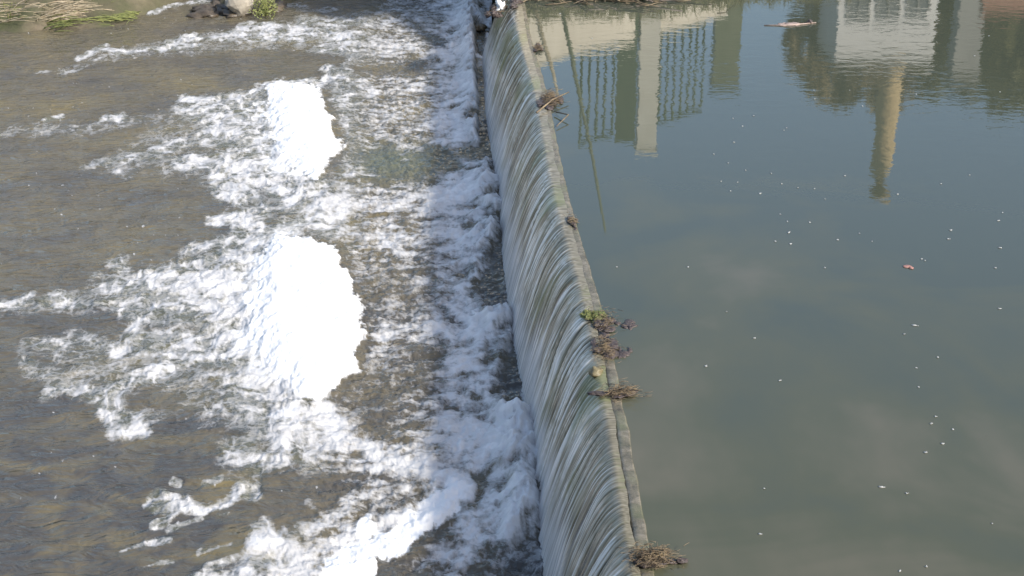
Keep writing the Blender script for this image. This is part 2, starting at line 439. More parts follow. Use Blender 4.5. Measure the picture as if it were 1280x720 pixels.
# dense patches by the fall
st([(588, 0), (580, 60), (572, 105)], 30, .84); st([(520, 5), (560, 30)], 16, .55)
st([(575, 120), (570, 165)], 32, .82); st([(540, 105), (500, 108), (440, 118)], 11, .64); st([(540, 140), (520, 165), (450, 172)], 12, .56)
st([(632, 236), (590, 232), (540, 240)], 26, .9); st([(540, 245), (480, 248), (440, 256)], 15, .78)
st([(600, 290), (570, 285), (520, 295), (460, 300)], 22, .74); st([(590, 330), (570, 350)], 18, .6)
st([(625, 402), (590, 405), (530, 400), (490, 408)], 20, .76); st([(600, 440), (570, 455)], 22, .66); st([(570, 480), (540, 500)], 14, .5)
st([(650, 540), (600, 545), (560, 550)], 36, .92); st([(560, 560), (520, 560)], 22, .8)
st([(650, 600), (660, 650), (640, 660), (600, 650)], 24, .74); st([(600, 690), (560, 700)], 24, .55); st([(655, 620), (610, 640)], 22, .7)
dark([(600, 30), (603, 120), (605, 190)], 6, .9); dark([(598, 186), (560, 190)], 12, .6); dark([(470, 190), (500, 206), (540, 200)], 20, .9)
dark([(540, 186), (480, 222), (425, 232)], 9, .85); dark([(445, 84), (520, 84)], 13, .75)
dark([(628, 320), (612, 345), (622, 372)], 12, .9); dark([(470, 340), (520, 365), (500, 380)], 24, .35); dark([(645, 440), (640, 480), (646, 500)], 12, .95)
dark([(440, 500), (480, 470), (520, 450), (470, 520)], 26, .5); dark([(600, 600), (588, 614)], 14, .6); dark([(655, 690), (640, 705)], 22, .7); dark([(560, 590), (600, 596)], 7, .5)
# rollers
R1 = [(335, 108), (378, 107), (403, 110), (400, 128), (416, 150), (414, 168), (430, 186), (418, 196), (408, 212), (395, 226), (365, 214), (345, 190), (334, 150)]
R2 = [(345, 296), (385, 300), (418, 308), (426, 330), (440, 348), (438, 362), (452, 380), (455, 420), (442, 440), (450, 462), (432, 470), (404, 500), (370, 500), (345, 470), (318, 440), (308, 390), (322, 330)]
R3 = [(562, 592), (574, 600), (582, 616), (564, 638), (546, 650), (500, 688), (470, 692), (462, 740), (385, 740), (405, 696), (455, 666), (505, 642), (545, 618)]
poly([(320, 720), (360, 690), (420, 655), (480, 628), (548, 604), (560, 620), (470, 690), (420, 740), (330, 740)], .86, 20)
poly(R1, 1.5, 5); poly(R2, 1.5, 5); poly(R3, 1.35, 7)
st([(400, 500), (420, 545), (500, 572), (560, 590), (575, 605)], 13, 1.05); st([(330, 580), (400, 560), (450, 570)], 13, .7)
# fan behind roller 1
st([(340, 115), (300, 122), (240, 125)], 9, .7); st([(335, 150), (280, 150), (230, 140)], 16, .56); st([(330, 165), (270, 170), (200, 190)], 16, .5)
st([(240, 126), (228, 124)], 6, .95); st([(150, 148), (130, 150)], 6, .75); st([(60, 150), (75, 146)], 4, .6); st([(200, 150), (100, 160), (10, 165)], 12, .30)
st([(225, 200), (260, 205), (300, 200), (310, 222), (340, 240)], 12, .86); st([(300, 215), (370, 235), (430, 256)], 26, .78); st([(270, 215), (280, 240), (300, 250)], 10, .8)
st([(320, 245), (330, 265), (270, 276)], 8, .72); st([(225, 200), (170, 195), (115, 207)], 9, .45); st([(130, 205), (160, 222)], 6, .35)
st([(410, 85), (430, 92), (400, 104), (365, 106)], 8, .66); st([(350, 240), (400, 270), (420, 285)], 24, .6)
# top bands
st([(100, 72), (125, 62), (155, 66), (200, 60), (250, 56)], 6, .62); st([(200, 62), (230, 50), (290, 46), (312, 33), (322, 36), (380, 34)], 8, .84)
st([(50, 90), (95, 88), (110, 82)], 4, .4); st([(320, 45), (380, 42), (450, 50), (560, 62)], 18, .66); st([(380, 28), (440, 30), (520, 20)], 12, .56); st([(500, 0), (540, 10)], 14, .5)
st([(190, 16), (220, 6), (270, 1)], 5, .66); st([(340, 10), (370, 6), (385, 14), (420, 12)], 5, .36); st([(400, 60), (500, 66), (600, 72)], 10, .5)
# fan behind roller 2
poly([(110, 355), (150, 340), (240, 315), (340, 296), (320, 480), (260, 470), (205, 462), (150, 440), (120, 420), (130, 385)], .62, 22)
st([(430, 262), (360, 285), (300, 298), (240, 312)], 12, .62); st([(340, 300), (280, 325), (235, 335), (190, 350)], 12, .82); st([(360, 290), (300, 280), (290, 300)], 7, .7)
st([(180, 362), (120, 382), (60, 378), (0, 384)], 9, .62); st([(120, 345), (165, 350), (140, 330)], 9, .5); st([(40, 372), (20, 374)], 6, .6)
st([(330, 340), (250, 360), (190, 362)], 9, .9); st([(320, 400), (240, 395), (180, 380)], 12, .66); st([(320, 400), (230, 430), (150, 440)], 12, .6)
st([(30, 430), (60, 432), (100, 425), (160, 435)], 8, .48); st([(25, 435), (40, 465), (80, 480)], 9, .42); st([(60, 490), (105, 487), (150, 500), (180, 540), (150, 536), (130, 515)], 9, .60)
st([(310, 440), (250, 450), (180, 475), (140, 490)], 14, .68); st([(330, 455), (290, 480), (310, 505)], 15, .72); st([(190, 465), (165, 490)], 9, .85)
st([(290, 500), (330, 540), (290, 565), (350, 575)], 16, .56); st([(370, 505), (380, 540), (410, 560)], 22, .82); st([(330, 520), (360, 560)], 18, .66)
dark([(170, 495), (215, 500)], 12, .8); dark([(45, 405), (120, 400), (150, 410)], 12, .9); dark([(130, 375), (160, 372)], 6, .3); dark([(180, 410), (250, 412)], 7, .6); dark([(330, 505), (345, 520)], 7, .5)
# loose raft of foam and bottom tongues
st([(192, 626), (215, 632), (255, 640), (290, 625), (300, 613), (318, 612)], 7, .74, .5); st([(212, 662), (245, 650), (285, 642)], 3.2, .62, .5); st([(228, 638), (205, 655), (190, 658)], 3, .55, .5); st([(300, 612), (322, 620)], 5, .7, .4)
st([(150, 690), (185, 680), (212, 676)], 3.5, .7, .3); st([(255, 606), (275, 600)], 4, .6, .3); st([(215, 602), (225, 606)], 3, .6, .3); st([(170, 660), (150, 668)], 2.5, .5, .3); st([(170, 712), (215, 702)], 3, .5, .3)
st([(260, 712), (320, 690), (350, 684)], 4, .45); st([(300, 740), (322, 680), (345, 700), (400, 705)], 13, .95); st([(380, 660), (420, 640), (460, 606)], 9, .66); st([(380, 690), (430, 680), (480, 660)], 14, .72)
st([(470, 600), (500, 605), (540, 600)], 5, .5); st([(400, 640), (385, 625)], 6, .5); st([(250, 690), (290, 680)], 3, .45); st([(240, 740), (300, 726)], 10, .7)
st([(540, 570), (480, 590), (430, 600)], 5, .3)
poly([(225, 335), (290, 305), (335, 300), (340, 480), (280, 470), (235, 425)], .92, 34); poly([(255, 120), (345, 112), (350, 205), (290, 200), (240, 170)], .70, 22)
st([(330, 470), (370, 520), (400, 550)], 30, .85); st([(340, 195), (380, 235), (400, 250)], 22, .85)
roller = np.maximum(sstep(-14, 26, inside(R1)), np.maximum(sstep(-14, 30, inside(R2)), .12 * sstep(-10, 16, inside(R3))))
def lopsided(P, front, wl, wr):              # roller: crisp upstream front, frayed tail downstream
    d = inside(P); fd = sstep(2, 46, dist_px(front)); w = wl * fd + wr * (1 - fd)
    fr = 42 * fbm(X * 2.6 + 3, Y * 1.5, 5, 97, .6) * 2
    return sstep(-w * .75, w * .6, d + fr * fd)
f1 = [(378, 107), (403, 110), (400, 128), (416, 150), (414, 168), (430, 186), (418, 196), (408, 212), (395, 226)]
f2 = [(400, 302), (418, 308), (426, 330), (440, 348), (438, 362), (452, 380), (455, 420), (442, 440), (450, 462), (432, 470), (404, 500)]
f3 = [(556, 648), (548, 652), (500, 690), (470, 694), (462, 740)]
core = np.maximum(lopsided(R1, f1, 26, 4), np.maximum(lopsided(R2, f2, 34, 4), lopsided(R3, f3, 15, 4)))
F[:, nc:] *= .35
outer = sstep(28, 60, -X); nearf = sstep(10.6, 8, Y)
F = np.maximum(F, nearf * sstep(-6, -1, X) * .7)

wx = .30 * fbm(X * 1.3, Y * .75, 3, 101); wy = .45 * fbm(X * 1.1 + 7, Y * .8, 3, 102)
wx2 = .10 * fbm(X * 4.2, Y * 2.4, 3, 103); wy2 = .16 * fbm(X * 4 + 7, Y * 2.4, 3, 104)
Xw, Yw = X + wx + wx2, Y + wy + wy2
bx = base_x(Y) - X                             # metres downstream of the foot of the fall
apron = 1 - sstep(1.7, 2.5, bx)
big = fbm(Xw * 2.2, Yw * 1.15, 5, 111, .58)
def ridge(x, y, seed, p=2.2): return (1 - np.abs(perlin(x, y, seed)) * 2.2).clip(0, 1) ** p
lace = .55 * ridge(Xw * 3.0, Yw * 1.5, 121) + .45 * ridge(Xw * 6.2 + wx2 * 5, Yw * 3.2, 122) + .35 * ridge(Xw * 12.5, Yw * 6.6, 123)
fast = fbm(X * 3.9 + wx * 2, Y * 6.2 + wy, 5, 131, .66)
det2 = fbm(X * 16 + wx2 * 6, Y * 8.5, 4, 141, .7)
streakf = fbm(Xw * 1.5, Yw * 3.4, 5, 112, .6)
det = (1 - apron) * (.85 * big + .85 * streakf + .80 * (lace - .60)) + apron * (fast * 1.5 + .55 * big)
puffs = 1 - billow(X * 2.3 + wx * 2, Y * 1.3 + wy, 4, 211, .5)
nearfall = 1 - sstep(.55, 1.15, bx)
det = det * (1 - .35 * nearfall) + nearfall * 1.1 * (puffs - .55)
foam = F + (det + .50 * det2) * np.clip(F * 2.2, 0, 1) * (1 - .8 * core)
foam = sstep(.10, 1.15, foam) 
foam = np.maximum(foam, core * (.96 + .1 * det2))
thick = np.clip(core * 1.05 + sstep(.75, 1.35, F) * .45 + sstep(.1, .5, det) * .45 * sstep(.3, .8, F) + .35 * nearfall, 0, 1)
haze_f = sstep(.05, .5, F) * (1 - apron) * .22                   # entrained air: milky water between the strings
foam = np.maximum(foam, haze_f)
# scattered bubbles
dots = perlin(X * 19, Y * 9, 151); zone = fbm(X * .6, Y * .5, 3, 152)
foam = np.maximum(foam, .75 * sstep(.53, .60, dots + .25 * zone) * sstep(-.15, .2, zone) * (1 - outer))
tail = sstep(-.1, .5, fbm(Xw * 1.1, Yw * 1.6, 4, 161)) * .16
# heights
wave = .040 * fbm(X * .9, Y * .8, 3, 171) + .030 * fbm(Xw * 2.2, Yw * 2.6, 3, 172) + .012 * fbm(Xw * 4.5, Yw * 5.5, 4, 173, .6) + .010 * ridge(X * 2.4 + wx * 3, Y * 3.6 + wy * 3, 174, 1.2) * fbm(X * .8, Y * .7, 2, 175)
puff = (1 - billow(Xw * 3.1, Yw * 2.1, 5, 181, .55)) 
small = 1 - billow(X * 11 + wx * 3, Y * 7, 3, 191, .6)
fastz = fbm(X * 4.4 + wx, Y * 4.6 + wy, 4, 131, .6)
calm = .50 + .50 * sstep(.02, .4, F)
Z = LOW + wave * calm + np.clip(F, 0, 1) * (1 - apron) * (1 - .75 * core) * (.085 * (puff - .6)) + nearfall * F * .09 * (puffs - .4) + foam * (1 - core) * (.014 * (small - .5)) + roller * (.10 + .02 * (puff - .5)) + core * .012 * fbm(X * 7, Y * 4, 3, 197) + apron * (.055 * fastz * 1.5 - .05)
Z += .018 * ridge(X * 1.3 + wx * 2, Y * 2.6 + wy * 2, 221, 1.5) * (1 - apron)
Z += (.08 + .16 * puffs) * np.exp(-((bx - .12) / .24) ** 2) * sstep(.25, .8, F) + .02 * apron * fbm(X * 12, Y * 10, 3, 193)
bedc = .45 + .55 * fbm(Xw * .7, Yw * .7 + 3, 4, 201) + .30 * fbm(X * 1.0 + wx * 3, Y * 2.4 + wy * 4, 5, 202, .6)
bedc = bedc + .12 * sstep(16, 24, Y) - .05
lb = sstep(15.5, 12.5, Y) * sstep(-1.4, -2.6, X)
bedc = bedc + lb * (.9 * fbm(X * 1.7 + wx * 4, Y * 2.6 + wy * 4, 4, 203, .5) - .06)
fx_, fy_ = at(490, 198, LOW)
greenz = np.clip(.8 * np.exp(-((X - fx_) / 1.0) ** 2 - ((Y - fy_) / 1.0) ** 2) * apron + sstep(.15, .6, F) * (1 - apron) * .45, 0, 1)
RM = grid_mesh('river', X, Y, Z, {'foam': np.clip(foam, 0, 1), 'thick': np.clip(thick, 0, 1), 'bed': np.clip(bedc, 0, 1), 'green': greenz})
tag(link('river', RM, M['rapids']), kind='structure')

# ------------------------------------------------------------------ debris caught on the crest
def twigs(mb, c, n, spread, ln, rad, rnd, flat=.35, dirx=0.0, lift=.03):
    for _ in range(n):
        p = Vector((c[0] + rnd.gauss(0, spread[0]), c[1] + rnd.gauss(0, spread[1]), c[2] + abs(rnd.gauss(0, lift))))
        a = rnd.gauss(dirx, .7); l_ = ln * rnd.uniform(.5, 1.2)
        d = Vector((math.cos(a), math.sin(a), rnd.gauss(0, flat) * .4)) * l_
        m = p + d * .5 + Vector((rnd.gauss(0, .1), rnd.gauss(0, .1), rnd.gauss(0, .06))) * l_
        mb.tube([p - d * .4, m - d * .4, p + d * .6], [rad, rad * .9, rad * .5], 4)
def clump(px, py, label, size, mats=('mat',), nt=30, seed=1, moss=False, tw='twig', ln=.22, off=0.0, z=.01):
    x, y = at(px, py, 0); x += off
    rnd = random.Random(seed)
    size = (size[0] * .85, size[1] * .9, size[2] * .55)
    r = thing('debris_clump', label, 'debris', (x, y, z), 'debris caught along the weir crest')
    m = MB()
    for i in range(9):
        m.blob((x + rnd.gauss(0, size[0] * .5), y + rnd.gauss(0, size[1] * .45), z + rnd.uniform(-.005, .02)), (size[0] * rnd.uniform(.25, .55), size[1] * rnd.uniform(.2, .45), size[2] * rnd.uniform(.3, .6)), 14, 8, .5, seed * 31 + i, 2.4)
    m.build('weed_mat', M[mats[0]], r)
    m = MB(); twigs(m, (x, y, z + size[2] * .5), int(nt * 5), (size[0] * .5, size[1] * .45), ln * .45, .0026, rnd)
    tag(m.build('twigs', M[tw], r), kind='stuff')
    if moss:
        m = MB()
        for i in range(10): m.blob((x - size[0] * .55 + rnd.gauss(0, size[0] * .4), y + size[1] * .5 + rnd.gauss(0, size[1] * .2), z + rnd.uniform(0, .03)), (.045, .07, .022), 12, 7, .5, 77 + i, 2)
        for _ in range(120):
            m.leaf((x - size[0] * .6 + rnd.gauss(0, size[0] * .5), y + size[1] * .5 + rnd.gauss(0, size[1] * .25), z + .03 + rnd.random() * .02), .013, rnd)
        m.build('moss', M['moss'], r, False)
    return r
c1 = clump(688, 126, 'dark weed clump with a forked tan stick on the crest beside the railing reflection', (.16, .42, .05), nt=46, seed=3, ln=.24)
xx, yy = at(690, 130)
m = MB(); m.tube([(xx - .22, yy - .55, .04), (xx, yy - .1, .09), (xx + .24, yy + .25, .10)], [.014, .013, .007], 6)
m.tube([(xx + .02, yy - .5, .04), (xx + .2, yy - .75, .07), (xx + .03, yy - 1.15, .03)], [.010, .009, .006], 6); m.build('stick', M['twig'], c1)
clump(672, 62, 'small brown twig tuft on the crest near the far end', (.07, .24, .03), nt=20, seed=5, ln=.16)
clump(716, 280, 'small rust brown weed knot on the narrow middle of the crest', (.06, .16, .035), nt=16, seed=6, ln=.10)
clump(757, 404, 'weed clump topped with bright green and yellow moss', (.16, .26, .045), nt=26, seed=7, moss=True, ln=.13, off=-.02)
clump(760, 440, 'brown fibrous weed mat just below the green moss on the crest', (.12, .34, .035), nt=40, seed=8, ln=.15, off=-.03)
clump(772, 494, 'dark purple brown weed mat jutting from the crest into the pool', (.20, .15, .04), nt=36, seed=9, ln=.18, off=.03)
clump(818, 702, 'large brown weed clump at the near end of the crest', (.19, .16, .06), nt=90, seed=10, ln=.15, off=-.02)
for j, (a, b, lb) in enumerate([((783, 406), (.10, .10, .006), 'purple weed patch afloat just off the mossy clump'), ((778, 440), (.07, .09, .006), 'smaller purple weed patch afloat beside the brown mat')]):
    x, y = at(*a); m = MB(); rnd = random.Random(40 + j)
    for i in range(7): m.blob((x + rnd.gauss(0, .04), y + rnd.gauss(0, .06), .0), (b[0] * rnd.uniform(.3, .7), b[1] * rnd.uniform(.3, .7), .012), 12, 6, .5, 50 + i + 10 * j, 2.2)
    tag(m.build('floating_weed', M['mat']), lb, 'weed', 'debris caught along the weir crest')
# stone lodged in the crest
x, y = at(746, 466); m = MB(); m.blob((x - .01, y, .01), (.06, .07, .045), 20, 12, .3, 4, 1.4)
tag(m.build('stone', M['stone']), 'yellowish round stone lodged on the crest where the fall parts', 'stone')
# white scrap and dark weed at the far end
x, y = at(634, 8, -.02)
m = MB(); m.blob((x - .12, y - .02, -.02), (.075, .17, .10), 16, 10, .5, 12, 1.9)
tag(m.build('plastic_scrap', M['plastic']), 'crumpled white plastic scrap snagged at the far end of the fall', 'litter')
r = thing('debris_clump', 'dark brown leaf clump under the white scrap at the far end', 'debris', (x - .2, y - .2, -.1), 'debris caught along the weir crest')
m = MB(); rnd = random.Random(9)
for i in range(8): m.blob((x - .17 + rnd.gauss(0, .07), y - .1 + rnd.gauss(0, .25), -.08 + rnd.gauss(0, .03)), (.06, .1, .05), 12, 7, .5, 200 + i, 2)
for i in range(5): m.blob((x + .14 + rnd.gauss(0, .06), y + .1 + rnd.gauss(0, .2), .03), (.07, .12, .04), 12, 7, .5, 220 + i, 2)
m.build('weed_mat', M['mat'], r); m = MB(); twigs(m, (x - .12, y - .1, -.05), 26, (.08, .3), .2, .005, rnd); m.build('twigs', M['twig'], r)
# reed stalk poking out of the foam
x, y = at(592, 34, LOW); m = MB(); m.tube([(x - .2, y - .9, LOW + .0), (x - .03, y - .5, LOW + .12), (x + .12, y, LOW + .25)], [.012, .012, .006], 6); 
m.tube([(x - .1, y - .7, LOW), (x + .02, y - .3, LOW + .1), (x + .03, y + .1, LOW + .2)], [.009, .01, .005], 5)
for i in range(4): m.blob((x + .02 + .05 * i, y - .2, LOW + .04), (.10, .16, .06), 12, 7, .4, 300 + i, 2)
tag(m.build('broken_reed', M['twig']), 'broken reed stalk sticking out of foam at the foot of the fall', 'reed')
# mossy stone at the foot of the fall near the bottom
x, y = at(674, 616, LOW); m = MB(); m.blob((x, y, LOW + .03), (.07, .12, .07), 16, 10, .4, 14, 1.8)
tag(m.build('mossy_stone', M['bed']), 'dark mossy stone showing in foam at the near foot of the fall', 'stone')
# twig heap at the far edge of the pool
x, y = at(770, 1, 0); r = thing('driftwood_heap', 'heap of bare drift twigs along the far edge of the pool', 'driftwood', (x, y + .2, 0))
m = MB(); rnd = random.Random(21); twigs(m, (x - .1, y + .15, .03), 110, (.9, .22), .7, .011, rnd, .2, 0, .05); m.build('twigs', M['twig'], r)
m = MB(); twigs(m, (x - .3, y + .2, .04), 24, (.6, .15), .9, .018, rnd, .15, .0, .05); m.build('pale_sticks', M['pink'], r)
m = MB()
for i in range(14): m.blob((x + rnd.gauss(0, .8), y + .5 + rnd.gauss(0, .15), .02), (.3, .18, .07), 12, 7, .4, 400 + i, 2)
m.build('leaf_litter', M['mat'], r)
# floating stick with pinkish scum
x0, y0 = at(955, 32); x1, y1 = at(1020, 29); m = MB()
m.tube([(x0, y0, .004), ((x0 + x1) / 2, (y0 + y1) / 2 - .1, .012), (x1, y1, .01)], [.010, .016, .008], 6)
for i in range(3):
    f = .35 + .12 * i; m.blob((x0 + (x1 - x0) * f, y0 + (y1 - y0) * f, .008), (.09, .10, .010), 12, 6, .5, 500 + i, 2)
tag(m.build('floating_stick', M['pink']), 'pale pinkish stick floating across the far part of the pool', 'stick')
x, y = at(1012, 29); m = MB(); m.blob((x, y, .03), (.05, .06, .03), 12, 8, .3, 9, 2)
tag(m.build('dark_nut', M['mat']), 'dark bud resting on the pale floating stick', 'debris')
# red leaf
x, y = at(1134, 334); m = MB(); rnd = random.Random(4)
for i in range(4): m.blob((x + rnd.gauss(0, .022), y + rnd.gauss(0, .03), .004), (.030, .034, .006), 10, 6, .5, 600 + i, 2)
tag(m.build('red_leaf', M['red']), 'small reddish leaf scrap floating on the open pool', 'leaf')
x, y = at(800, 10)

# ------------------------------------------------------------------ white flecks on the pool (surveyed + scattered)
fl = [(942, 145, 1), (916, 148, .7), (928, 158, 1), (917, 178, 1.1), (980, 163, .8), (983, 160, .8), (892, 193, .9), (910, 204, .8), (932, 213, .8), (901, 227, .8), (922, 228, .8), (964, 217, 1.1),
      (977, 230, 1), (950, 242, 1.4), (913, 239, .7), (997, 235, .8), (1018, 236, .9), (1056, 220, 1.2), (1031, 249, .9), (984, 277, .9), (1012, 278, 1.2), (969, 302, 1.3), (986, 291, 2.2), (988, 305, 1.4), (1074, 292, 1),
      (1047, 300, 1.3), (1122, 243, 1.8), (1176, 230, 1.1), (1188, 288, 1.5), (1185, 299, 1.5), (1248, 276, 2.2), (1253, 266, .8), (1250, 310, 2.2), (1244, 335, 1.4), (1152, 324, 1.2), (1156, 326, 1), (1031, 335, 1), (860, 334, 1), (771, 334, 1),
      (1249, 386, 1.8), (1143, 407, 2.6), (1130, 418, 1), (1212, 219, .8), (943, 423, 1.7), (882, 458, 1.2), (975, 476, 1.7), (908, 390, .8), (1169, 521, 1), (1164, 530, 1.9), (1178, 555, 1.3), (1157, 566, 1.4), (1191, 537, 1), (1145, 460, .9),
      (1101, 609, 2.3), (1133, 617, 1), (955, 611, .9), (950, 668, 1.8), (1125, 714, 1.8), (1158, 709, 1), (1240, 655, .8), (1145, 118, .8), (1062, 113, .9), (1018, 124, .9), (1078, 133, 1), (1017, 113, .8), (1236, 45, 1), (1218, 70, 1.1), (1150, 64, .9), (1250, 115, .9), (700, 17, 1.2), (740, 48, .9), (1172, 447, 1), (1148, 484, .9), (975, 268, .7), (1090, 302, .8)]
GRP = 'white flecks floating on the pool'
for i, (px, py, s) in enumerate(fl):
    x, y = at(px, py, 0); rnd = random.Random(900 + i)
    w = .0088 * s * (1 + (y - 12) * .018); lw = w * (1.0 if s < 1.7 else .5)
    m = MB(); m.blob((0, 0, 0), (w, lw * 1.1, .004), 9, 5, .4, 700 + i, 2.0)
    if rnd.random() < .4: m.blob((w * 1.3, lw * rnd.uniform(-1, 1), 0), (w * .45, lw * .5, .003), 7, 4, .3, 800 + i, 2)
    o = m.build('fleck', M['fleck']); o.location = (x, y, .004); o.rotation_euler.z = rnd.uniform(-.4, .9)
    if s == 2.6: lb = 'long slanting white sliver floating by itself on the open pool'
    elif px < 745: lb = 'tiny white fleck afloat on the far pool next to the weir'
    elif s == 2.3: lb = 'thin white sliver floating low in the near pool'
    else: lb = 'tiny white fleck floating on the still green pool'
    tag(o, lb, 'fleck', GRP)

# ------------------------------------------------------------------ far left bank: rock, grass, reeds
x, y = at(297, 22, LOW)
m = MB(); rnd = random.Random(3)
bm = bmesh.new(); bmesh.ops.create_icosphere(bm, subdivisions=3, radius=1)
from mathutils import noise as mn
for v_ in bm.verts:
    n = v_.co.copy(); q_ = 1 + .35 * mn.cell(n * 1.3 + Vector((3, 2, 1))) ; v_.co = Vector((n.x * .27 * q_, n.y * .4, max(-.3, min(.2, n.z * .34 * q_)) + .07 * n.x)) + Vector((0, 0, .30))
me = bpy.data.meshes.new('rock'); bm.to_mesh(me); bm.free(); me.transform(__import__('mathutils').Matrix.Translation((x, y + .3, LOW - .02)))
tag(link('boulder', me, M['rock'], None, False), 'pale angular boulder at the water edge beside the leafy green plant', 'rock')
m = MB()
for i in range(12): m.blob((x - .15 + rnd.gauss(0, .42), y + .75 + rnd.gauss(0, .35), LOW + .0), (.28, .34, .11), 14, 9, .4, 50 + i, 2)
tag(m.build('wet_stones', M['wetrock']), 'dark wet stones and soil around the foot of the pale boulder', 'stones')
x, y = at(330, 22, LOW); m = MB()
lp = thing('leafy_plant', 'small bright green leafy plant growing beside the pale boulder', 'plant', (x, y, LOW))
for _ in range(520):
    a = rnd.gauss(0, .13); m.leaf((x + a, y + .2 + rnd.gauss(0, .3), LOW + .04 + abs(rnd.gauss(0, .22))), .032, rnd)
m.build('foliage', M['grass'], lp, False)
for _ in range(9):
    a = rnd.gauss(0, .11); m = MB(); m.tube([(x + a * .4, y + .2, LOW - .1), (x + a, y + .2 + rnd.gauss(0, .2), LOW + rnd.uniform(.2, .5))], .006, 5); m.build('stem', M['grass'], lp)
def blades(name, px0, px1, py, n, ln, mat, label, seed, lean, z=LOW, rad=.008, up=.5, sag=.5, sy=.5, tip=.25):
    rnd = random.Random(seed); m = MB()
    for _ in range(n):
        px = rnd.uniform(px0, px1); x, y = at(px, py + rnd.uniform(-16, 4), z); y += rnd.gauss(0, sy * .4)
        a = rnd.gauss(lean, .75 if mat == 'dry' else .5); l_ = ln * rnd.uniform(.5, 1.3); h = up * rnd.uniform(.4, 1.3)
        d = Vector((math.cos(a), -abs(math.sin(a)) * rnd.uniform(-.4, 1), 0))
        pts = [Vector((x, y, z + .02)) + d * (l_ * t_) + Vector((0, 0, h * l_ * (t_ * 1.9 - sag * 2.6 * t_ * t_) + .05)) for t_ in (0, .25, .5, .75, 1)]
        m.tube(pts, [rad, rad, rad * .9, rad * .7, rad * tip], 4)
    return tag(m.build(name, M[mat]), label, 'grass')
blades('dry_grass_clump', -70, 70, 28, 330, 1.15, 'dry', 'tangle of pale dry grass stems leaning over water at the far left bank', 1, 0.05, rad=.009, up=.30, sag=.42)
blades('dry_grass_clump', 40, 84, 22, 150, .9, 'dry', 'bundle of dry tan stems ending beside the green grass', 2, .1, rad=.013, up=.2)
blades('green_grass_clump', -60, 30, 26, 200, .55, 'grass', 'green grass showing through dry stems at the left edge', 3, 1.2, rad=.009, up=.6, sag=.4)
blades('green_grass_clump', 55, 80, 36, 60, .6, 'grass', 'small green blades trailing in water under the dry stems', 6, .5, rad=.009, up=.3)
blades('green_grass_clump', 118, 176, 24, 300, .6, 'grass', 'bright green grass trailing into water right of the dry stems', 4, 2.6, rad=.008, up=.15)
blades('green_grass_clump', 108, 142, 14, 220, .5, 'grass', 'upright bright green grass tuft at the end of the dry stems', 5, 1.3, rad=.009, up=.6, sag=.3)

# grass on the far bank (uncountable) behind the pool
m = MB(); rnd = random.Random(77)
for _ in range(5200):
    gx_ = rnd.uniform(.2, 22); gy_ = rnd.uniform(28.0, 31.5) + max(0, gx_ - 4) * .33
    gz = max(.0, min(1.0, (gy_ - np.interp(gx_, [.3, 3, 4, 8, 20], [27.6, 28.0, 28.6, 30, 33])) * .34))
    h = rnd.uniform(.1, .32); a = rnd.random() * 6.28
    m.tube([(gx_, gy_, gz - .05), (gx_ + math.cos(a) * h * .3, gy_ + math.sin(a) * h * .3, gz + h * .6), (gx_ + math.cos(a) * h * .8, gy_ + math.sin(a) * h * .8, gz + h)], [.012, .009, .003], 3)
tag(m.build('grass', M['leaf']), 'low green grass covering the far bank behind the pool', 'grass', kind='stuff')

# ------------------------------------------------------------------ things beyond the pool, seen mirrored in it
def mp(px, py, d): return mirrored(px, py, d)
# retaining wall running from near left to far right
h_w = 2.4
x0, y0 = -1.5, 29.8; x1, y1 = 5.0, 36.5
ang = math.atan2(y1 - y0, x1 - x0); ln_ = math.hypot(x1 - x0, y1 - y0)
wall = thing('retaining_wall', 'pale concrete retaining wall on the far bank, mirrored below the railing', 'wall', ((x0 + x1) / 2, (y0 + y1) / 2, .3))
m = MB(); m.box(((x0 + x1) / 2, (y0 + y1) / 2, 1.35), (ln_, .3, 2.0), ang); m.build('wall_face', M['concrete'], wall, False)
m = MB(); m.box(((x0 + x1) / 2, (y0 + y1) / 2, h_w - .025), (ln_ + .04, .36, .05), ang); m.build('coping', M['pale'], wall, False)
def on_wall(px):
    """point on the wall line whose mirror image stands at column px"""
    best = None
    for i in range(400):
        s_ = i / 399; x, y = x0 + (x1 - x0) * s_, y0 + (y1 - y0) * s_
        dz = math.cos(PITCH) * y + math.sin(PITCH) * (h_w + 1 + CAM_H)
        p = 640 + F_PX * x / dz
        if best is None or abs(p - px) < best[0]: best = (abs(p - px), x, y)
    return best[1], best[2]
def height_at(py, y): return mirrored(640, py, y)[2]
def railing(pxs, top_py, label, ylist=None):
    xa, ya = on_wall(pxs[0]); r = thing('railing', label, 'railing', (xa, ya, h_w), 'green railing panels on the far wall')
    pts = [on_wall(p) for p in pxs]; top = height_at(top_py, pts[len(pts) // 2][1])
    for (x, y) in pts:
        m = MB(); m.tube([(x, y, h_w - .02), (x, y, top)], .030, 6); m.build('baluster', M['greenpaint'], r)
    for z in (h_w + .12, top - .03):
        m = MB(); m.tube([(*pts[0], z), (*pts[-1], z)], .035, 6); m.build('rail', M['greenpaint'], r)
    return top
railing([726, 736, 746, 756, 766], 176, 'tall dark green bar railing left of the beige pillar, mirrored in the pool')
railing([825, 834, 843, 852, 861, 870, 879], 146, 'dark green bar railing right of the beige pillar, mirrored in the pool')
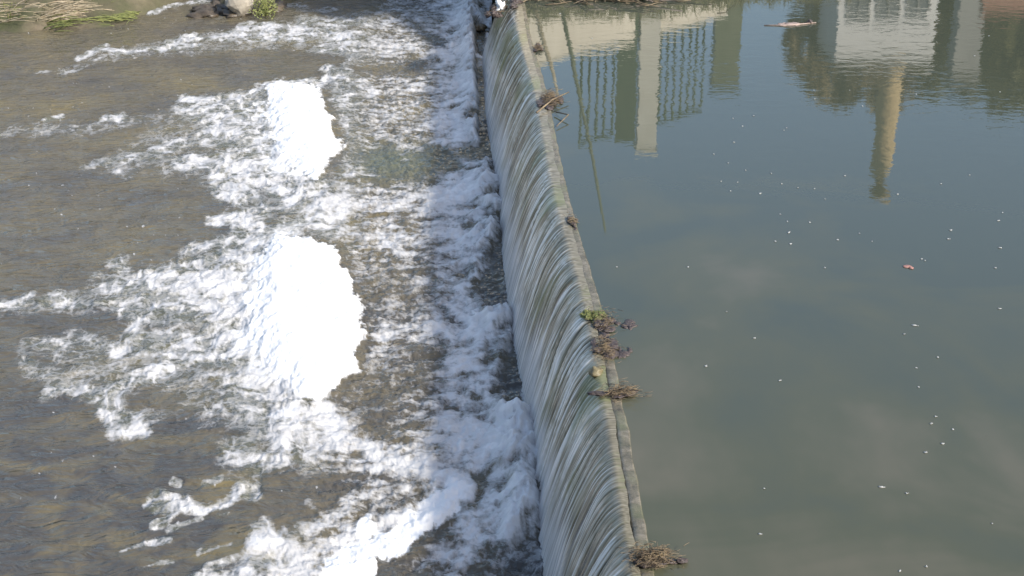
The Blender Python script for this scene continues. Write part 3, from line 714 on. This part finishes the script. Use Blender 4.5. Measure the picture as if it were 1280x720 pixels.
def post_on_wall(pxa, pxb, py, name, mat, label, cat, dy=0.0, z0=.6, thick=.3, cap=False):
    xa, ya = on_wall((pxa + pxb) / 2); top = height_at(py, ya); w = (pxb - pxa) / F_PX * math.hypot(ya, 9) 
    r = thing(name, label, cat, (xa, ya + dy, z0))
    m = MB(); m.box((xa, ya + dy, (z0 + top) / 2), (w, thick, top - z0)); m.build('shaft', M[mat], r, False)
    if cap:
        m = MB(); m.box((xa, ya + dy, top + .05), (w + .08, thick + .08, .1)); m.build('cap', M[mat], r, False)
    return r
post_on_wall(770, 795, 176, 'metal_panel', 'greenpaint', 'solid dark green gate panel between the railing and the beige pillar', 'panel', -.02, 1.0, .08)
post_on_wall(796, 820, 178, 'gate_pillar', 'pale', 'tall beige concrete pillar standing between the two railings', 'pillar', -.35, .6, .5, True)
# pale green column
a = mp(889, 107, 39.5); b = mp(921, 107, 39.5)
r = thing('utility_column', 'pale green square column right of the railings, mirrored in the pool', 'column', ((a[0] + b[0]) / 2, 39.5, 0.8))
m = MB(); m.box(((a[0] + b[0]) / 2, 39.5, (a[2] + .8) / 2), (b[0] - a[0], .5, a[2] - .8)); m.build('shaft', M['olive'], r, False)
m = MB(); m.box(((a[0] + b[0]) / 2, 39.5, a[2] + .04), (b[0] - a[0] + .1, .6, .08)); m.build('cap', M['greenpaint'], r, False)
# house with white gable and windows
D = 52
a = mp(1042, 84, D); b = mp(1164, 84, D)
hs = thing('house', 'white rendered house mirrored upside down at the top of the pool', 'house', ((a[0] + b[0]) / 2, D, 1))
m = MB(); m.box(((a[0] + b[0]) / 2, D + 3, (a[2] + 1) / 2), (b[0] - a[0], 6, a[2] - 1)); m.build('wall', M['white'], hs, False)
m = MB(); xm = (a[0] + b[0]) / 2; w = (b[0] - a[0]) / 2 + .25; zt = a[2]
m.v = [(xm - w, D - .3, zt), (xm + w, D - .3, zt), (xm + w, D + 6.3, zt), (xm - w, D + 6.3, zt), (xm - w + .4, D + 1.5, zt + .5), (xm + w - .4, D + 1.5, zt + .5), (xm + w - .4, D + 4.5, zt + .5), (xm - w + .4, D + 4.5, zt + .5)]
m.f = [(0, 3, 2, 1), (0, 1, 5, 4), (1, 2, 6, 5), (2, 3, 7, 6), (3, 0, 4, 7), (4, 5, 6, 7)]; m.build('roof', M['roof'], hs, False)
for k_ in range(3):
    xw = a[0] + (b[0] - a[0]) * (.2 + .3 * k_); zc = mp(1100, 2, D)[2]
    f = MB()
    for sx, sz, wx_, wz in ((-.36, 0, .06, 1.3), (.36, 0, .06, 1.3), (0, .62, .78, .06), (0, -.62, .78, .06), (0, 0, .04, 1.2)): f.box((xw + sx, D - .03, zc + sz), (wx_, .06, wz))
    fr = f.build('window', M['grey'], hs, False)
    g_ = MB(); g_.box((xw, D - .008, zc), (.68, .02, 1.2)); go = link('pane', mesh_from(g_.v, g_.f, 'pane'), M['glass'], None, False)
    go.parent = fr; go.location = -Vector(hs.location)
# grey column, brick wall
a = mp(1186, 92, 46); b = mp(1218, 92, 46); 
r = thing('stone_column', 'grey stone column right of the white house, mirrored in the pool', 'column', ((a[0] + b[0]) / 2, 46, 1))
m = MB(); m.box(((a[0] + b[0]) / 2, 46, (a[2] + 1) / 2), (b[0] - a[0], .7, a[2] - 1)); m.build('shaft', M['grey'], r, False)
m = MB(); m.box(((a[0] + b[0]) / 2, 46, a[2] + .06), (b[0] - a[0] + .14, .84, .12)); m.build('cap', M['grey'], r, False)
a = mp(1226, 12, 40); b = mp(1400, 12, 40)
r = thing('brick_wall', 'low reddish brick wall mirrored in the far right corner of the pool', 'wall', ((a[0] + b[0]) / 2, 40, 1))
m = MB(); m.box(((a[0] + b[0]) / 2, 40, a[2] / 2 + .3), (b[0] - a[0], .3, a[2] - .6)); m.build('wall_face', M['brick'], r, False)
m = MB(); m.box(((a[0] + b[0]) / 2, 40, a[2] + .035), (b[0] - a[0] + .06, .4, .07)); m.build('coping', M['brick'], r, False)
# tall tan column (old chimney)
p0 = mp(1120, 60, 61); p1 = mp(1098, 243, 61); m = MB(); rr = []
pts = []
for i in range(15):
    f = i / 14; pts.append((p0[0] + (p1[0] - p0[0]) * f + .05 * math.sin(i * 2.3), 61, .8 + (p1[2] - .8) * f)); rr.append(.50 * (1.0 - .12 * f) * (1 + .07 * math.sin(i * 1.9 + 1.0)))
m.tube(pts, rr, 12)
r = thing('tan_column', 'tall rough tan column rising behind the white house, mirrored against the sky', 'column', (pts[0][0], 61, .8)); m.build('shaft', M['tan'], r)
m = MB(); m.tube([pts[-1], (pts[-1][0] - .02, 61, pts[-1][2] + .12)], [.46, .46], 12); m.build('cap', M['tan'], r)
# leaning poles close to the weir
def pole(pa, pb, d, rad, label, mat):
    a, b = mp(*pa, d), mp(*pb, d); k_ = (a[2] - .3) / (b[2] - a[2]); base = (a[0] - (b[0] - a[0]) * k_, d, .3)
    m = MB(); m.tube([base, a, ((a[0] + b[0]) / 2 + .03, d, (a[2] + b[2]) / 2), b], [rad, rad, rad * .8, rad * .5], 7)
    tag(m.build('leaning_pole', M[mat]), label, 'pole')
pole((716, 80), (757, 290), 29.5, .042, 'long thin olive pole leaning over the far bank', 'olive')
pole((682, 62), (697, 118), 29.0, .045, 'short tan leaning post mirrored right beside the weir crest', 'dry')
# trees and bushes
def tree(px, top_py, d, half_px, label, mat, seed, zc=.75, n=17000, trunk=.14, cols_=None):
    rnd = random.Random(seed); x, _, top = mp(px, top_py, d); rx = half_px / F_PX * d * 1.35; h = top - 1.0
    r = thing('tree', label, 'tree', (x, d, .9), 'trees on the far bank')
    m = MB(); m.tube([(x, d, .7), (x + .1, d, 1 + h * .3), (x - .05, d + .1, 1 + h * .8)], [trunk, trunk * .8, trunk * .3], 7)
    for _ in range(9):
        a = rnd.random() * 6.28; z = 1 + h * rnd.uniform(.2, .7); l_ = rx * rnd.uniform(.4, .85)
        m.tube([(x, d, z), (x + math.cos(a) * l_ * .5, d + math.sin(a) * l_ * .5, z + l_ * .3), (x + math.cos(a) * l_, d + math.sin(a) * l_, z + l_ * .5)], [.05, .035, .015], 5)
    m.build('trunk', M['bark'], r)
    m = MB(); cl = []
    for _ in range(70):
        a = rnd.random() * 6.28; f = math.sqrt(rnd.random()); z = rnd.random()
        w = math.sin(math.pi * (.22 + .70 * z)) ** .6
        cl.append((x + math.cos(a) * f * rx * w * .86, d + math.sin(a) * f * rx * w * .86, 1 + h * (.02 + .90 * z), rx * rnd.uniform(.18, .34)))
    for _ in range(n):
        c = rnd.choice(cl); u_ = Vector((rnd.gauss(0, 1), rnd.gauss(0, 1), rnd.gauss(0, .8))).normalized() * (rnd.random() ** .4)
        m.leaf((c[0] + u_.x * c[3], c[1] + u_.y * c[3], c[2] + u_.z * c[3]), rnd.uniform(.16, .32), rnd)
    m.build('crown', M[mat], r, False)
for i, (px, tp, d, hp, mt, lb) in enumerate([
    (1012, 132, 56, 34, 'leaf_brown', 'brown leaved tree left of the white house, mirrored in the pool'),
    (1052, 152, 62, 44, 'leaf_brown', 'tall brown leaved tree rising behind the left end of the white house'),
    (1110, 150, 64, 56, 'leaf_brown', 'brown and olive tree rising behind the middle of the white house'),
    (1168, 136, 62, 56, 'leaf', 'green tree rising behind the right end of the white house'),
    (1216, 138, 58, 46, 'leaf', 'dark olive tree behind the grey stone column'),
    (1262, 152, 55, 44, 'leaf', 'tall dark green tree at the right edge of the pool reflection'),
    (1320, 160, 57, 50, 'leaf', 'broad dark green tree beyond the right edge of the pool reflection')]):
    tree(px, tp, d, hp, lb, mt, 60 + i)

# ------------------------------------------------------------------ light, sky, camera
sunv = Vector((.66, -.50, .56)).normalized()
el = math.asin(sunv.z); az = math.atan2(sunv.x, sunv.y)
W = bpy.data.worlds.new('World'); S.world = W; W.use_nodes = True
nt = W.node_tree; sky = nt.nodes.new('ShaderNodeTexSky'); sky.sky_type = 'NISHITA'; sky.sun_disc = False
sky.sun_elevation = el; sky.sun_rotation = az; sky.air_density = 1.0; sky.dust_density = 2.0; sky.ozone_density = 1.0
bg = nt.nodes['Background']; bg.inputs['Strength'].default_value = .15; nt.links.new(sky.outputs[0], bg.inputs[0])
sl = bpy.data.lights.new('sun', 'SUN'); sl.energy = 3.3; sl.angle = R(5); sl.color = (1, .96, .89)
so = bpy.data.objects.new('sun', sl); COL.objects.link(so); so.rotation_euler = sunv.to_track_quat('Z', 'Y').to_euler(); so.location = (10, -8, 12)
cam = bpy.data.cameras.new('camera'); co = bpy.data.objects.new('camera', cam); COL.objects.link(co)
co.location = (0, 0, CAM_H); co.rotation_euler = (R(90) - PITCH, 0, 0); cam.sensor_width = 36; cam.lens = F_PX / 1280 * 36
cam.clip_end = 5000; S.camera = co
S.view_settings.view_transform = 'Standard'; S.view_settings.look = 'None'; S.view_settings.gamma = 1; S.view_settings.exposure = 0.5
